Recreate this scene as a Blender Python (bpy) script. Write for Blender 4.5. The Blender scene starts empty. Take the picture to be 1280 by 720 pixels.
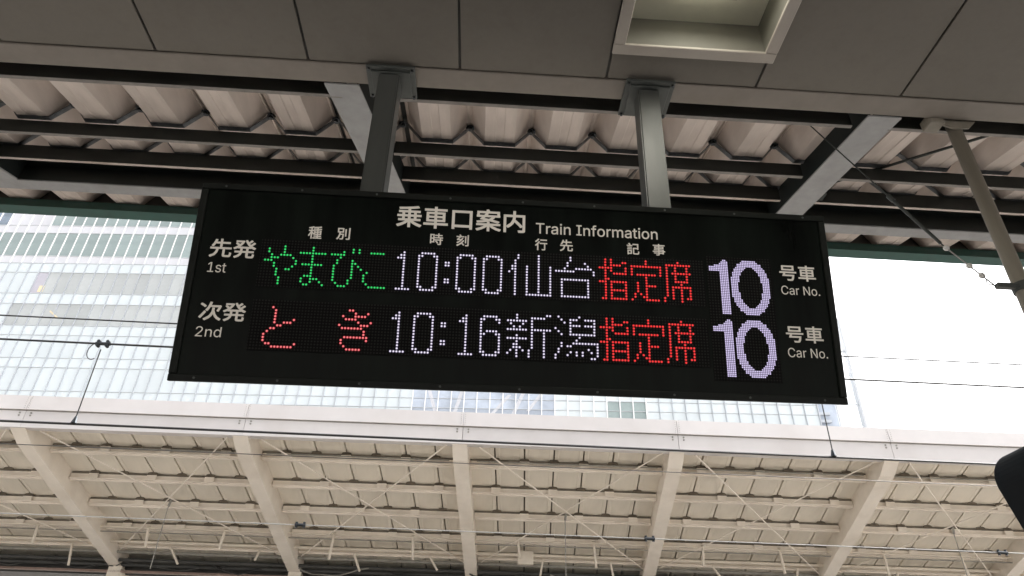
import bpy, bmesh, math, random
from mathutils import Vector, Matrix
random.seed(7)
scene = bpy.context.scene
COL = scene.collection
R = math.radians
EYE = 1.6                                    # eye height above the platform

# ------------------------------------------------------------------ camera
cam_d = bpy.data.cameras.new("camera")
cam = bpy.data.objects.new("camera", cam_d)
COL.objects.link(cam)
cam_d.sensor_width = 36.0
cam_d.lens = 850.0 / 1280.0 * 36.0
cam_d.clip_start = 0.05
cam_d.clip_end = 3000.0
r_ = Vector((0.99818754, -0.05449759, 0.02552737))
u_ = Vector((-0.05089029, -0.53798521, 0.84141671))
f_ = Vector((0.03212183, 0.84119078, 0.53978354))
m = Matrix((r_, u_, -f_)).transposed().to_4x4()
m.translation = Vector((0, 0, EYE))
cam.matrix_world = m
scene.camera = cam

# ------------------------------------------------------------------ sky and sun (bright overcast)
SUN_EL, SUN_AZ = R(52), R(80)
world = bpy.data.worlds.new("World")
scene.world = world
world.use_nodes = True
nt = world.node_tree
nt.nodes.clear()
sky = nt.nodes.new("ShaderNodeTexSky")
sky.sky_type = 'NISHITA'
sky.sun_disc = False
sky.sun_elevation = SUN_EL
sky.sun_rotation = SUN_AZ
sky.air_density = 1.0
sky.dust_density = 6.0
sky.ozone_density = 1.0
hs = nt.nodes.new("ShaderNodeHueSaturation")
hs.inputs['Saturation'].default_value = 0.16       # a white cloud deck
bg = nt.nodes.new("ShaderNodeBackground")
bg.inputs['Strength'].default_value = 0.15
wo = nt.nodes.new("ShaderNodeOutputWorld")
nt.links.new(sky.outputs[0], hs.inputs['Color'])
nt.links.new(hs.outputs[0], bg.inputs['Color'])
nt.links.new(bg.outputs[0], wo.inputs['Surface'])
sun_d = bpy.data.lights.new("sun", 'SUN')
sun_d.energy = 1.0
sun_d.angle = R(20)
sun_d.color = (1.0, 0.97, 0.93)
sun = bpy.data.objects.new("sun", sun_d)
COL.objects.link(sun)
dv = Vector((math.sin(SUN_AZ) * math.cos(SUN_EL), math.cos(SUN_AZ) * math.cos(SUN_EL), math.sin(SUN_EL)))
sun.rotation_euler = dv.to_track_quat('Z', 'Y').to_euler()
sun.location = (0, -20, 40)
vs = scene.view_settings
vs.view_transform = 'Standard'
vs.look = 'None'
vs.gamma = 1.0
vs.use_curve_mapping = False
vs.exposure = 1.82
scene.cycles.max_bounces = 8
scene.cycles.diffuse_bounces = 5

# ------------------------------------------------------------------ materials
MATS = {}
def mat(name, col, rough=0.6, metal=0.0, var=0.12, scale=6.0, stain=0.0, bump=0.0, spec=0.5, streak=False, tone=0.04):
    if name in MATS:
        return MATS[name]
    mt = bpy.data.materials.new(name)
    mt.use_nodes = True
    t = mt.node_tree
    b = t.nodes["Principled BSDF"]
    b.inputs['Roughness'].default_value = rough
    b.inputs['Metallic'].default_value = metal
    b.inputs['Specular IOR Level'].default_value = spec
    tc = t.nodes.new("ShaderNodeTexCoord")
    mp = t.nodes.new("ShaderNodeMapping")
    if streak:
        mp.inputs['Scale'].default_value = (1.0, 0.12, 1.0) if streak == 'y' else (1.0, 1.0, 0.12)
    t.links.new(tc.outputs['Object'], mp.inputs['Vector'])
    n1 = t.nodes.new("ShaderNodeTexNoise")
    n1.inputs['Scale'].default_value = scale
    n1.inputs['Detail'].default_value = 8.0
    n1.inputs['Roughness'].default_value = 0.62
    t.links.new(mp.outputs[0], n1.inputs['Vector'])
    rmp = t.nodes.new("ShaderNodeValToRGB")
    lo = [max(0.0, c * (1 - var)) for c in col]
    hi = [min(1.0, c * (1 + var)) for c in col]
    rmp.color_ramp.elements[0].position = 0.3
    rmp.color_ramp.elements[1].position = 0.7
    rmp.color_ramp.elements[0].color = (*lo, 1)
    rmp.color_ramp.elements[1].color = (*hi, 1)
    t.links.new(n1.outputs['Fac'], rmp.inputs['Fac'])
    out = rmp.outputs['Color']
    if stain > 0:
        n2 = t.nodes.new("ShaderNodeTexNoise")
        n2.inputs['Scale'].default_value = scale * 0.35
        n2.inputs['Detail'].default_value = 5.0
        t.links.new(mp.outputs[0], n2.inputs['Vector'])
        r2 = t.nodes.new("ShaderNodeValToRGB")
        r2.color_ramp.elements[0].position = 0.48
        r2.color_ramp.elements[1].position = 0.72
        mx = t.nodes.new("ShaderNodeMixRGB")
        mx.blend_type = 'MULTIPLY'
        mx.inputs['Color2'].default_value = (0.55, 0.48, 0.40, 1)
        ml = t.nodes.new("ShaderNodeMath")
        ml.operation = 'MULTIPLY'
        ml.inputs[1].default_value = stain
        t.links.new(n2.outputs['Fac'], r2.inputs['Fac'])
        t.links.new(r2.outputs['Color'], ml.inputs[0])
        t.links.new(ml.outputs[0], mx.inputs['Fac'])
        t.links.new(out, mx.inputs['Color1'])
        out = mx.outputs['Color']
    oi = t.nodes.new("ShaderNodeObjectInfo")          # no two panels have quite the same tone
    mr = t.nodes.new("ShaderNodeMapRange")
    mr.inputs['To Min'].default_value = 1.0 - tone
    mr.inputs['To Max'].default_value = 1.0 + tone
    t.links.new(oi.outputs['Random'], mr.inputs['Value'])
    hv = t.nodes.new("ShaderNodeHueSaturation")
    t.links.new(mr.outputs[0], hv.inputs['Value'])
    t.links.new(out, hv.inputs['Color'])
    out = hv.outputs['Color']
    t.links.new(out, b.inputs['Base Color'])
    rr = t.nodes.new("ShaderNodeMapRange")
    rr.inputs['To Min'].default_value = max(0.02, rough - 0.1)
    rr.inputs['To Max'].default_value = min(1.0, rough + 0.12)
    t.links.new(n1.outputs['Fac'], rr.inputs['Value'])
    t.links.new(rr.outputs[0], b.inputs['Roughness'])
    if bump > 0:
        bp = t.nodes.new("ShaderNodeBump")
        bp.inputs['Strength'].default_value = bump
        bp.inputs['Distance'].default_value = 0.01
        t.links.new(n1.outputs['Fac'], bp.inputs['Height'])
        t.links.new(bp.outputs[0], b.inputs['Normal'])
    MATS[name] = mt
    return mt

LEDK = 2.0 ** -vs.exposure
def emat(name, col, strength):
    mt = bpy.data.materials.new(name)
    mt.use_nodes = True
    t = mt.node_tree
    b = t.nodes["Principled BSDF"]
    b.inputs['Base Color'].default_value = (0.02, 0.02, 0.02, 1)
    b.inputs['Emission Color'].default_value = (*col, 1)
    b.inputs['Emission Strength'].default_value = strength * LEDK
    MATS[name] = mt
    return mt

M_soffit = mat("soffit board", (0.155, 0.142, 0.122), 0.75, var=0.05, scale=30, stain=0.12, bump=0.05, tone=0.06)
M_trim = mat("edge trim paint", (0.205, 0.182, 0.158), 0.55, var=0.06, scale=12, stain=0.25)
M_deck = mat("folded roof sheet", (0.57, 0.50, 0.455), 0.5, var=0.12, scale=9, stain=0.65, streak='y', tone=0.06)
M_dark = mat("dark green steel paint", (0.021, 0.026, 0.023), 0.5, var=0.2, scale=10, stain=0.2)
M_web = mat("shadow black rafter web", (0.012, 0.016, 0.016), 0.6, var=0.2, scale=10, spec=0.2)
M_lip = mat("pale purlin flange", (0.22, 0.205, 0.19), 0.6, var=0.2, scale=14)
M_green = mat("green gutter paint", (0.020, 0.085, 0.070), 0.45, var=0.15, scale=8)
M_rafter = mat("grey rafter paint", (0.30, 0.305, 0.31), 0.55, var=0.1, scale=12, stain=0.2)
M_frame = mat("zinc tight frame", (0.16, 0.17, 0.18), 0.4, metal=0.7, var=0.3, scale=20)
M_bolt = mat("dark bolt", (0.05, 0.055, 0.06), 0.3, metal=0.8, var=0.2, scale=20)
M_post = mat("grey post paint", (0.070, 0.074, 0.070), 0.42, var=0.12, scale=9, stain=0.3, streak='z')
M_plate = mat("grey plate paint", (0.06, 0.067, 0.063), 0.5, var=0.15, scale=14)
M_sign = mat("black sign enamel", (0.006, 0.009, 0.007), 0.4, var=0.3, scale=5, spec=0.12)
M_face = mat("black sign face", (0.0042, 0.0062, 0.0048), 0.3, var=0.75, scale=5, spec=0.08, streak="z")
M_bezel = mat("sign edge profile", (0.010, 0.012, 0.010), 0.45, var=0.3, scale=9, spec=0.15)
M_letter = mat("cream lettering film", (0.60, 0.56, 0.50), 0.6, var=0.05, scale=20)
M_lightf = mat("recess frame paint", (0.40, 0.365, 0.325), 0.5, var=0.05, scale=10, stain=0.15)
M_recess = mat("shaded recess wall", (0.15, 0.146, 0.124), 0.6, var=0.08, scale=6, stain=0.2)  # wall tone darkened to hold the shade inside the recess
M_pole = mat("weathered pole paint", (0.21, 0.19, 0.155), 0.5, var=0.2, scale=10, stain=0.5, streak='z')
M_black = mat("black housing", (0.004, 0.006, 0.008), 0.6, var=0.3, scale=6, spec=0.12)
M_wire = mat("dark wire", (0.02, 0.02, 0.02), 0.5, var=0.1)
M_copper = mat("weathered contact wire", (0.06, 0.055, 0.05), 0.4, metal=0.5, var=0.2)
M_greyw = mat("grey span wire", (0.30, 0.30, 0.29), 0.5, var=0.1)
M_insul = mat("pale porcelain", (0.6, 0.6, 0.58), 0.3, var=0.1)
M_white = mat("white fascia paint", (0.60, 0.565, 0.55), 0.5, var=0.03, scale=3, stain=0.16)
M_beam2 = mat("cream beam paint", (0.82, 0.75, 0.66), 0.55, var=0.04, scale=5, stain=0.25)
M_pan = mat("cream roof pan", (0.76, 0.70, 0.60), 0.55, var=0.05, scale=4, stain=0.3, streak='y')
M_pur2 = mat("cream purlin paint", (0.72, 0.65, 0.55), 0.55, var=0.06, scale=6, stain=0.25)
M_rust = mat("brown clip steel", (0.13, 0.108, 0.08), 0.6, var=0.25, scale=20)
M_duct = mat("dusty grey conduit", (0.26, 0.25, 0.22), 0.6, var=0.2, scale=9, stain=0.3)
M_gap = mat("brown shadow gap", (0.15, 0.13, 0.10), 0.6, var=0.25, scale=9)
M_dim = mat("dark trough", (0.05, 0.05, 0.047), 0.6, var=0.35, scale=3)
M_brown = mat("brown flashing", (0.22, 0.15, 0.12), 0.6, var=0.25, scale=6)
M_ground = mat("ballast", (0.36, 0.335, 0.305), 0.9, var=0.35, scale=12, bump=0.5)
M_plat = mat("platform tiles", (0.10, 0.097, 0.092), 0.7, var=0.12, scale=3, stain=0.25)
M_glass_l = mat("fritted pale glass", (0.59, 0.645, 0.675), 0.25, var=0.03, scale=0.4, spec=0.5)
M_glass_s = mat("white spandrel glass", (0.56, 0.57, 0.61), 0.3, var=0.03, scale=0.4)
M_glass_g = mat("green grey window glass", (0.265, 0.325, 0.325), 0.18, var=0.12, scale=0.6, spec=0.5, tone=0.11)
M_glass_w = mat("warm grey window glass", (0.44, 0.465, 0.47), 0.2, var=0.10, scale=0.5, stain=0.12, tone=0.11)
M_glass_b = mat("blue grey window glass", (0.40, 0.45, 0.53), 0.15, var=0.28, scale=0.35, spec=0.6, tone=0.11)
M_glass_p = mat("lilac window glass", (0.46, 0.45, 0.51), 0.2, var=0.15, scale=0.4)
M_glass_d = mat("dark blue window glass", (0.20, 0.25, 0.31), 0.15, var=0.3, scale=0.8, spec=0.6)
M_mull = mat("aluminium transom", (0.50, 0.53, 0.56), 0.4, var=0.05, scale=1)
M_mullw = mat("grey mullion joint", (0.43, 0.46, 0.50), 0.4, var=0.02, scale=1)
M_mullcap = mat("white mullion face", (0.86, 0.86, 0.88), 0.4, var=0.02, scale=1)
M_core = mat("building core", (0.55, 0.56, 0.58), 0.8, var=0.05, scale=0.2)

E_white = emat("led white", (0.93, 0.86, 1.0), 1.0)
E_whiteh = emat("led white halo", (0.30, 0.24, 0.56), 0.26)
E_green = emat("led green", (0.02, 0.82, 0.17), 0.95)
E_greenh = emat("led green halo", (0.0, 0.30, 0.06), 0.22)
E_red = emat("led red", (1.0, 0.03, 0.03), 1.1)
E_redh = emat("led red halo", (0.7, 0.0, 0.01), 0.36)
E_pink = emat("led pale red", (1.0, 0.24, 0.24), 1.0)
E_pinkh = emat("led pale red halo", (0.85, 0.01, 0.05), 0.42)
E_big = emat("led lilac", (0.74, 0.64, 0.98), 1.0)
E_lamp = emat("lamp tube", (1.0, 0.97, 0.84), 18.0)
M_letter.node_tree.nodes["Principled BSDF"].inputs['Emission Color'].default_value = (0.90, 0.83, 0.72, 1)   # faint glow added so the lettering reads brighter
M_letter.node_tree.nodes["Principled BSDF"].inputs['Emission Strength'].default_value = 0.19 * LEDK

# led matrix panel: unlit dots on black, a print-like dot pattern
mt = bpy.data.materials.new("unlit led matrix")
mt.use_nodes = True
t = mt.node_tree
b = t.nodes["Principled BSDF"]
tc = t.nodes.new("ShaderNodeTexCoord")
sp = t.nodes.new("ShaderNodeSeparateXYZ")
t.links.new(tc.outputs['Object'], sp.inputs[0])
def sq(sock, off):
    a = t.nodes.new("ShaderNodeMath"); a.operation = 'MULTIPLY_ADD'
    a.inputs[1].default_value = 1 / 0.015; a.inputs[2].default_value = off + 100.0
    t.links.new(sock, a.inputs[0])
    fr = t.nodes.new("ShaderNodeMath"); fr.operation = 'FRACT'
    t.links.new(a.outputs[0], fr.inputs[0])
    s = t.nodes.new("ShaderNodeMath"); s.operation = 'SUBTRACT'; s.inputs[1].default_value = 0.5
    t.links.new(fr.outputs[0], s.inputs[0])
    p2 = t.nodes.new("ShaderNodeMath"); p2.operation = 'POWER'; p2.inputs[1].default_value = 2.0
    ab = t.nodes.new("ShaderNodeMath"); ab.operation = 'ABSOLUTE'
    t.links.new(s.outputs[0], ab.inputs[0]); t.links.new(ab.outputs[0], p2.inputs[0])
    return p2.outputs[0]
ad = t.nodes.new("ShaderNodeMath"); ad.operation = 'ADD'
t.links.new(sq(sp.outputs[0], 0.5), ad.inputs[0]); t.links.new(sq(sp.outputs[2], 0.5), ad.inputs[1])
lt = t.nodes.new("ShaderNodeMath"); lt.operation = 'LESS_THAN'; lt.inputs[1].default_value = 0.09
t.links.new(ad.outputs[0], lt.inputs[0])
mx = t.nodes.new("ShaderNodeMixRGB")
mx.inputs['Color1'].default_value = (0.004, 0.004, 0.004, 1)
mx.inputs['Color2'].default_value = (0.022, 0.022, 0.020, 1)
t.links.new(lt.outputs[0], mx.inputs['Fac']); t.links.new(mx.outputs[0], b.inputs['Base Color'])
b.inputs['Roughness'].default_value = 0.6
b.inputs['Specular IOR Level'].default_value = 0.08
M_matrix = mt

# ------------------------------------------------------------------ helpers
def mesh_obj(name, bm, material, parent=None, smooth=False):
    me = bpy.data.meshes.new(name)
    bmesh.ops.recalc_face_normals(bm, faces=bm.faces)
    bm.to_mesh(me)
    bm.free()
    for mm in (material if isinstance(material, (list, tuple)) else [material]):
        me.materials.append(mm)
    if smooth:
        for p in me.polygons:
            p.use_smooth = True
    o = bpy.data.objects.new(name, me)
    COL.objects.link(o)
    if parent:
        o.parent = parent
    return o

def clone(o, loc=None, parent=None, rot=None):
    c = o.copy()
    COL.objects.link(c)
    c.parent = parent if parent is not None else o.parent
    if loc is not None:
        c.location = loc
    if rot is not None:
        c.rotation_euler = rot
    for ch in list(o.children):
        if ch is not c:
            d = ch.copy()
            COL.objects.link(d)
            d.parent = c
    return c

def box(bm, x0, x1, y0, y1, z0, z1, bev=0.0, mi=0):
    vs_ = [bm.verts.new(c) for c in ((x0, y0, z0), (x1, y0, z0), (x1, y1, z0), (x0, y1, z0), (x0, y0, z1), (x1, y0, z1), (x1, y1, z1), (x0, y1, z1))]
    fs = [bm.faces.new([vs_[i] for i in q]) for q in ((0, 3, 2, 1), (4, 5, 6, 7), (0, 1, 5, 4), (1, 2, 6, 5), (2, 3, 7, 6), (3, 0, 4, 7))]
    for f in fs:
        f.material_index = mi
    if bev:
        ed = list({e for f in fs for e in f.edges})
        bmesh.ops.bevel(bm, geom=ed, offset=bev, segments=1, affect='EDGES')
    return vs_

def prism(bm, poly, fn0, fn1, mi=0):
    """extrude a closed 2-D outline between two mapping functions"""
    a = [bm.verts.new(fn0(*p)) for p in poly]
    c = [bm.verts.new(fn1(*p)) for p in poly]
    n = len(poly)
    fs = [bm.faces.new(a), bm.faces.new(c[::-1])]
    for i in range(n):
        fs.append(bm.faces.new((a[i], c[i], c[(i + 1) % n], a[(i + 1) % n])))
    for f in fs:
        f.material_index = mi

def tube(bm, p0, p1, r0, r1=None, seg=8, mi=0):
    p0 = Vector(p0); p1 = Vector(p1)
    r1 = r0 if r1 is None else r1
    d = (p1 - p0)
    q = d.to_track_quat('Z', 'Y')
    a = []; c = []
    for i in range(seg):
        an = 2 * math.pi * i / seg
        v = Vector((math.cos(an), math.sin(an), 0))
        a.append(bm.verts.new(p0 + q @ (v * r0)))
        c.append(bm.verts.new(p1 + q @ (v * r1)))
    fs = [bm.faces.new(a[::-1]), bm.faces.new(c)]
    for i in range(seg):
        fs.append(bm.faces.new((a[i], a[(i + 1) % seg], c[(i + 1) % seg], c[i])))
    for f in fs:
        f.material_index = mi

def path_tube(bm, pts, r, seg=6):
    for i in range(len(pts) - 1):
        tube(bm, pts[i], pts[i + 1], r, seg=seg)

def empty(name, loc, label, cat, group=None):
    o = bpy.data.objects.new(name, None)
    COL.objects.link(o)
    o.empty_display_size = 0.2
    o.location = loc
    o['label'] = label
    o['category'] = cat
    if group:
        o['group'] = group
    return o

def tag(o, label, cat, group=None):
    o['label'] = label; o['category'] = cat
    if group:
        o['group'] = group
    return o

def struct(o):
    o['kind'] = 'structure'
    return o

# ------------------------------------------------------------------ ground and platforms
bm = bmesh.new(); box(bm, -1500, 1500, -1500, 1500, -1.45, -1.15)
struct(mesh_obj("ground", bm, M_ground))
bm = bmesh.new(); box(bm, -40, 40, -8.8, 4.0, -1.15, -0.004); box(bm, -40, 40, 3.7, 4.05, -0.12, 0.004, 0.01); box(bm, -40, 40, -8.85, -8.5, -0.12, 0.004, 0.01)
struct(mesh_obj("platform", bm, M_plat))
bm = bmesh.new(); box(bm, -40, 40, 12.6, 20.0, -1.15, -0.004); box(bm, -40, 40, 12.55, 12.9, -0.12, 0.004, 0.01)
struct(mesh_obj("far_platform", bm, M_plat))

# ------------------------------------------------------------------ near canopy
Z = lambda z: z + EYE
canopy = empty("platform_canopy", (0, 2.8, 0), "dark underside of the platform canopy overhead, with grey soffit boards and green gutter", "canopy")
def cp(name, bm, material, smooth=False, parent=canopy):
    o = mesh_obj(name, bm, material, parent, smooth)
    if parent is canopy:
        o.location = (0, -2.8, 0)
    return o
seams = [-2.11 - 0.925 * k for k in range(9, 0, -1)] + [-2.11, -1.185, -0.256, 0.655, 1.597, 2.525] + [2.525 + 0.93 * k for k in range(1, 10)]
REC = (0.655, 1.63, 1.30, 2.632)             # opening of the recessed light (outer frame)
for i in range(len(seams) - 1):
    x0, x1 = seams[i] + 0.008, seams[i + 1] - 0.008
    rows = [(-3.6, -2.2), (-2.188, -0.4), (-0.388, 1.20), (1.212, 2.826)]
    for y0, y1 in rows:
        bm = bmesh.new()
        if y1 > 2.8 and x0 < 1.2 < x1:
            box(bm, x0, x1, 2.634, y1, Z(3.4), Z(3.415), 0.002)
            b2 = bmesh.new(); box(b2, x0, x1, y0, 1.298, Z(3.4), Z(3.415), 0.002); cp("soffit_panel", b2, M_soffit)
        else:
            if y1 > 2.8 and x0 < 1.61 < x1:
                x0b = 1.633
                box(bm, x0b, x1, y0, 2.632, Z(3.4), Z(3.415))
                box(bm, x0, x1, 2.632, y1, Z(3.4), Z(3.415))
                bmesh.ops.remove_doubles(bm, verts=bm.verts, dist=0.0001)
            else:
                box(bm, x0, x1, y0, y1, Z(3.4), Z(3.415), 0.002)
        cp("soffit_panel", bm, M_soffit)
bm = bmesh.new()                               # the black joint backing above the boards
for (a, b_, c, d) in ((-10.5, 0.66, -3.6, 2.83), (1.62, 11, -3.6, 2.83), (0.66, 1.62, 2.62, 2.83), (0.66, 1.62, -3.6, 1.31)):
    box(bm, a, b_, c, d, Z(3.418), Z(3.43))
cp("joint_backing", bm, M_dim)
bm = bmesh.new()  # roof run back unseen and dropped at the rear to cut light from behind
box(bm, -14, 14, -9.2, 2.66, Z(3.95), Z(4.1)); box(bm, -14, 14, 2.66, 2.70, Z(3.445), Z(4.1)); box(bm, -14, 14, -9.2, -9.1, Z(2.6), Z(3.95)); box(bm, -14, 14, -9.1, -3.62, Z(3.42), Z(3.44))
cp("roof_slab", bm, M_dim)
# edge trim in lengths
tx = [-14, -9.4, -5.1, 4.7, 9.2, 14]
tx = [-14, -9.6, -5.2, 5.2, 9.6, 14]
for i in range(5):
    bm = bmesh.new()
    box(bm, tx[i] + 0.001, tx[i + 1] - 0.001, 2.835, 2.985, Z(3.392), Z(3.44), 0.004)
    cp("edge_trim", bm, M_trim)

# folded roof sheet, one trough per piece
DZ = lambda y: 2.847 + 0.235 * y               # underside of the troughs (relative to the eye)
def rib_mesh(pitch):
    fl, pk, H = 0.22, 0.05, 0.17
    sl = (pitch - fl - pk) / 2
    under = [(-pitch / 2 + 0.002, H), (-pitch / 2 + 0.006, H - 0.012), (-pitch / 2 + pk / 2, H), (-fl / 2 - 0.008, 0.012), (-fl / 2, 0.0), (-0.035, 0.0), (-0.028, 0.006), (0.028, 0.006), (0.035, 0.0),
             (fl / 2, 0.0), (fl / 2 + 0.008, 0.012), (pitch / 2 - pk / 2, H), (pitch / 2 - 0.006, H - 0.012), (pitch / 2 - 0.002, H)]
    top = [(x, z + 0.012) for x, z in under][::-1]
    bm = bmesh.new()
    y0, y1 = 2.70, 5.25
    prism(bm, under + top, lambda x, z: (x, y0, Z(DZ(y0)) + z), lambda x, z: (x, y1, Z(DZ(y1)) + z))
    return bm
ribs = []
x = -1.0
left_flats = [-3.09 + 0.11 - 0.495 * k for k in range(22, 0, -1)] + [-2.98, -2.487, -1.99, -1.495]
right_flats = [-0.982 + 0.0, -0.46, 0.015, 0.49, 0.965, 1.44, 1.93]
right2 = [2.42 + 0.49 * k for k in range(0, 24)]
first = None
for xs in left_flats + right_flats + right2:
    if first is None:
        first = cp("roof_sheet", rib_mesh(0.488), M_deck)
        ob = first
    else:
        ob = clone(first)
    ob.location = (xs, -2.8, 0)
    ribs.append(xs)

# purlins (cold formed channel, web facing the platform, paler lower flange)
RX = (-0.905, 2.47)                            # rafter positions
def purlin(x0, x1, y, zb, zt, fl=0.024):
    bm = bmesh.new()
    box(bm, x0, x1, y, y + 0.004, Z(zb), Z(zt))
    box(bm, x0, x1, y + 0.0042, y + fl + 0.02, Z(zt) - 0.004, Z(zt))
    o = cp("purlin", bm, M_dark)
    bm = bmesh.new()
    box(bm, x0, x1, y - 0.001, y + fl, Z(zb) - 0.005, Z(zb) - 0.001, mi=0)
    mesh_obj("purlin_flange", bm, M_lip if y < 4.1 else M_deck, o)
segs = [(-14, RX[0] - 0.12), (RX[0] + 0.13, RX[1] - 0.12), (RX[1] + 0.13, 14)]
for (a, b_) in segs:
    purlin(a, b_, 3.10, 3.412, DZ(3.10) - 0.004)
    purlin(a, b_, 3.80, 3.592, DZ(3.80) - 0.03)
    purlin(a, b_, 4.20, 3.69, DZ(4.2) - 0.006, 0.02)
# edge girder (H section)
bm = bmesh.new()
box(bm, -14, 14, 4.515, 4.525, Z(3.69), Z(3.885)); box(bm, -14, 14, 4.465, 4.575, Z(3.885), Z(3.897))
cp("edge_girder", bm, M_dark)
g_ = canopy.children[-1]
bm = bmesh.new(); box(bm, -14, 14, 4.463, 4.577, Z(3.675), Z(3.6875))
mesh_obj("girder_flange", bm, M_rafter, g_)
# zigzag tight frames over purlins with a bolt at every peak
def zigzag(y, zoff, xs_list):
    for xs in xs_list:
        p = 0.488; fl = 0.22; H = 0.17
        z0 = DZ(y) + zoff
        pts = [(-p / 2 + 0.004, H - 0.025), (-fl / 2 - 0.01, -0.006), (fl / 2 + 0.01, -0.006), (p / 2 - 0.004, H - 0.025)]
        bm = bmesh.new()
        for i in range(3):
            (xa, za), (xb, zb) = pts[i], pts[i + 1]
            prism(bm, [(0, 0), (0.035, 0), (0.035, -0.009), (0, -0.009)], lambda yy, zz: (xa, y - 0.03 + yy, Z(z0 + za) + zz), lambda yy, zz: (xb, y - 0.03 + yy, Z(z0 + zb) + zz))
        o = cp("tight_frame", bm, M_bolt if zoff < -0.5 else M_frame)
        o.location = (xs, -2.8, 0)
        bm = bmesh.new()
        tube(bm, (p / 2, y - 0.012, Z(z0 + H - 0.05)), (p / 2, y - 0.012, Z(z0 + H + 0.0)), 0.016, seg=6)
        tube(bm, (p / 2, y - 0.012, Z(z0 + H - 0.032)), (p / 2, y - 0.012, Z(z0 + H - 0.024)), 0.034, seg=8)
        mesh_obj("bolt", bm, M_bolt, o)
near_ribs = [v for v in ribs if -5.6 < v < 6.5]
zigzag(3.80, 0.0, near_ribs)
zigzag(4.22, 0.0, near_ribs)
# rafters (H section): web and bottom flange
for rx, dx in ((RX[0] - 0.105, 0.165), (RX[1] + 0.04, -0.04), (-4.33, 0.26), (5.80, -0.05)):
    ZR = lambda y: 3.38 + 0.2 * (y - 2.98)
    y0, y1 = 2.99, 4.462
    w = 0.11
    bm = bmesh.new()
    X = lambda y: rx + dx * (y - 2.95) / 1.4
    def sect(bm, xa, xb, za, zb):
        prism(bm, [(xa, za), (xb, za), (xb, zb), (xa, zb)], lambda q, z: (X(y0) + q, y0, Z(ZR(y0)) + z), lambda q, z: (X(y1) + q, y1, Z(ZR(y1)) + z))
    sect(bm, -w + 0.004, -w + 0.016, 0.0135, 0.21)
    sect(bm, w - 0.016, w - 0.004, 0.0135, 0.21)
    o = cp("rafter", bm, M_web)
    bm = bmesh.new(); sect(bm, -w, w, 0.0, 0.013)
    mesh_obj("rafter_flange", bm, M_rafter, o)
# gutter
bm = bmesh.new()
prof = [(5.20, 3.985), (5.34, 3.985), (5.36, 4.15), (5.35, 4.15), (5.33, 3.995), (5.21, 3.995), (5.205, 4.058), (5.195, 4.058)]
prism(bm, prof, lambda y, z: (-14, y, Z(z)), lambda y, z: (14, y, Z(z)))
cp("gutter", bm, M_green)
bm = bmesh.new(); box(bm, -14, 14, 5.192, 5.216, Z(3.972), Z(3.983))
cp("gutter_lip", bm, M_green)
bm = bmesh.new()  # unseen sheet added over the ribs to stop light leaking between them
prism(bm, [(2.72, DZ(2.72) + 0.20), (5.3, DZ(5.3) + 0.20), (5.3, DZ(5.3) + 0.22), (2.72, DZ(2.72) + 0.22)], lambda y, z: (-14, y, Z(z)), lambda y, z: (14, y, Z(z)))
box(bm, -14, 14, 5.255, 5.265, Z(4.0), Z(DZ(5.26) + 0.198))
cp("roof_cover", bm, M_dim)
# bracing rods
bm = bmesh.new(); tube(bm, (3.60, 3.05, Z(3.50)), (2.72, 4.15, Z(3.83)), 0.011, seg=8)
cp("brace_rod", bm, M_dark)
bm = bmesh.new()
box(bm, 2.655, 2.70, 4.10, 4.2, Z(3.70), Z(3.83)); cp("brace_cleat", bm, M_dark)
# recessed light
light = empty("recessed_light", (1.14, 1.97, Z(3.4)), "recessed ceiling light box with wide pale frame in the soffit", "ceiling light")
def lp(name, bm, material, parent=light):
    o = mesh_obj(name, bm, material, parent)
    if parent is light:
        o.location = (-1.14, -1.97, -Z(3.4))
    return o
a, b_, c, d = REC
for (x0, x1, y0, y1) in ((a, b_, d - 0.072, d), (a, b_, c, c + 0.072), (a, a + 0.068, c + 0.0725, d - 0.0725), (b_ - 0.072, b_, c + 0.0725, d - 0.0725)):
    bm = bmesh.new(); box(bm, x0, x1, y0, y1, Z(3.382), Z(3.402), 0.004)
    lp("frame", bm, M_lightf)
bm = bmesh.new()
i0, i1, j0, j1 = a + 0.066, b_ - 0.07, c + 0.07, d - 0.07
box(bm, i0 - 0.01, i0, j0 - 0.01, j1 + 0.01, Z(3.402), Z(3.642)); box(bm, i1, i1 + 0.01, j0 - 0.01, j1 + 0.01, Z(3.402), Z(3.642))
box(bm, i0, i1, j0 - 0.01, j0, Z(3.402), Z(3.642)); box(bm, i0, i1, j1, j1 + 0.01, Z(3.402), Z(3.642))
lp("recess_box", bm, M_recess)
bm = bmesh.new(); box(bm, i0 - 0.01, i1 + 0.01, j0 - 0.01, j1 + 0.01, Z(3.643), Z(3.653))
lp("recess_top", bm, mat("lit recess top", (0.80, 0.78, 0.66), 0.6, var=0.05, scale=6, stain=0.1))  # paler than the walls: light on the recess top put into its colour
bm = bmesh.new(); box(bm, 0.98, 1.33, 1.62, 2.335, Z(3.598), Z(3.606), 0.002); box(bm, 1.1, 1.2, 1.8, 2.0, Z(3.607), Z(3.642))
box(bm, 0.97, 0.978, 1.61, 2.345, Z(3.56), Z(3.6045)); box(bm, 1.332, 1.34, 1.61, 2.345, Z(3.56), Z(3.6045))  # shade plates added to keep lamp light off the recess walls
box(bm, 0.9785, 1.3315, 2.337, 2.345, Z(3.56), Z(3.6045)); box(bm, 0.9785, 1.3315, 1.61, 1.618, Z(3.505), Z(3.6045))
bb = lp("lamp_body", bm, M_lightf)
bm = bmesh.new(); box(bm, 1.0, 1.31, 1.64, 2.325, Z(3.586), Z(3.596))
mesh_obj("lamp", bm, E_lamp, bb)

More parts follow.
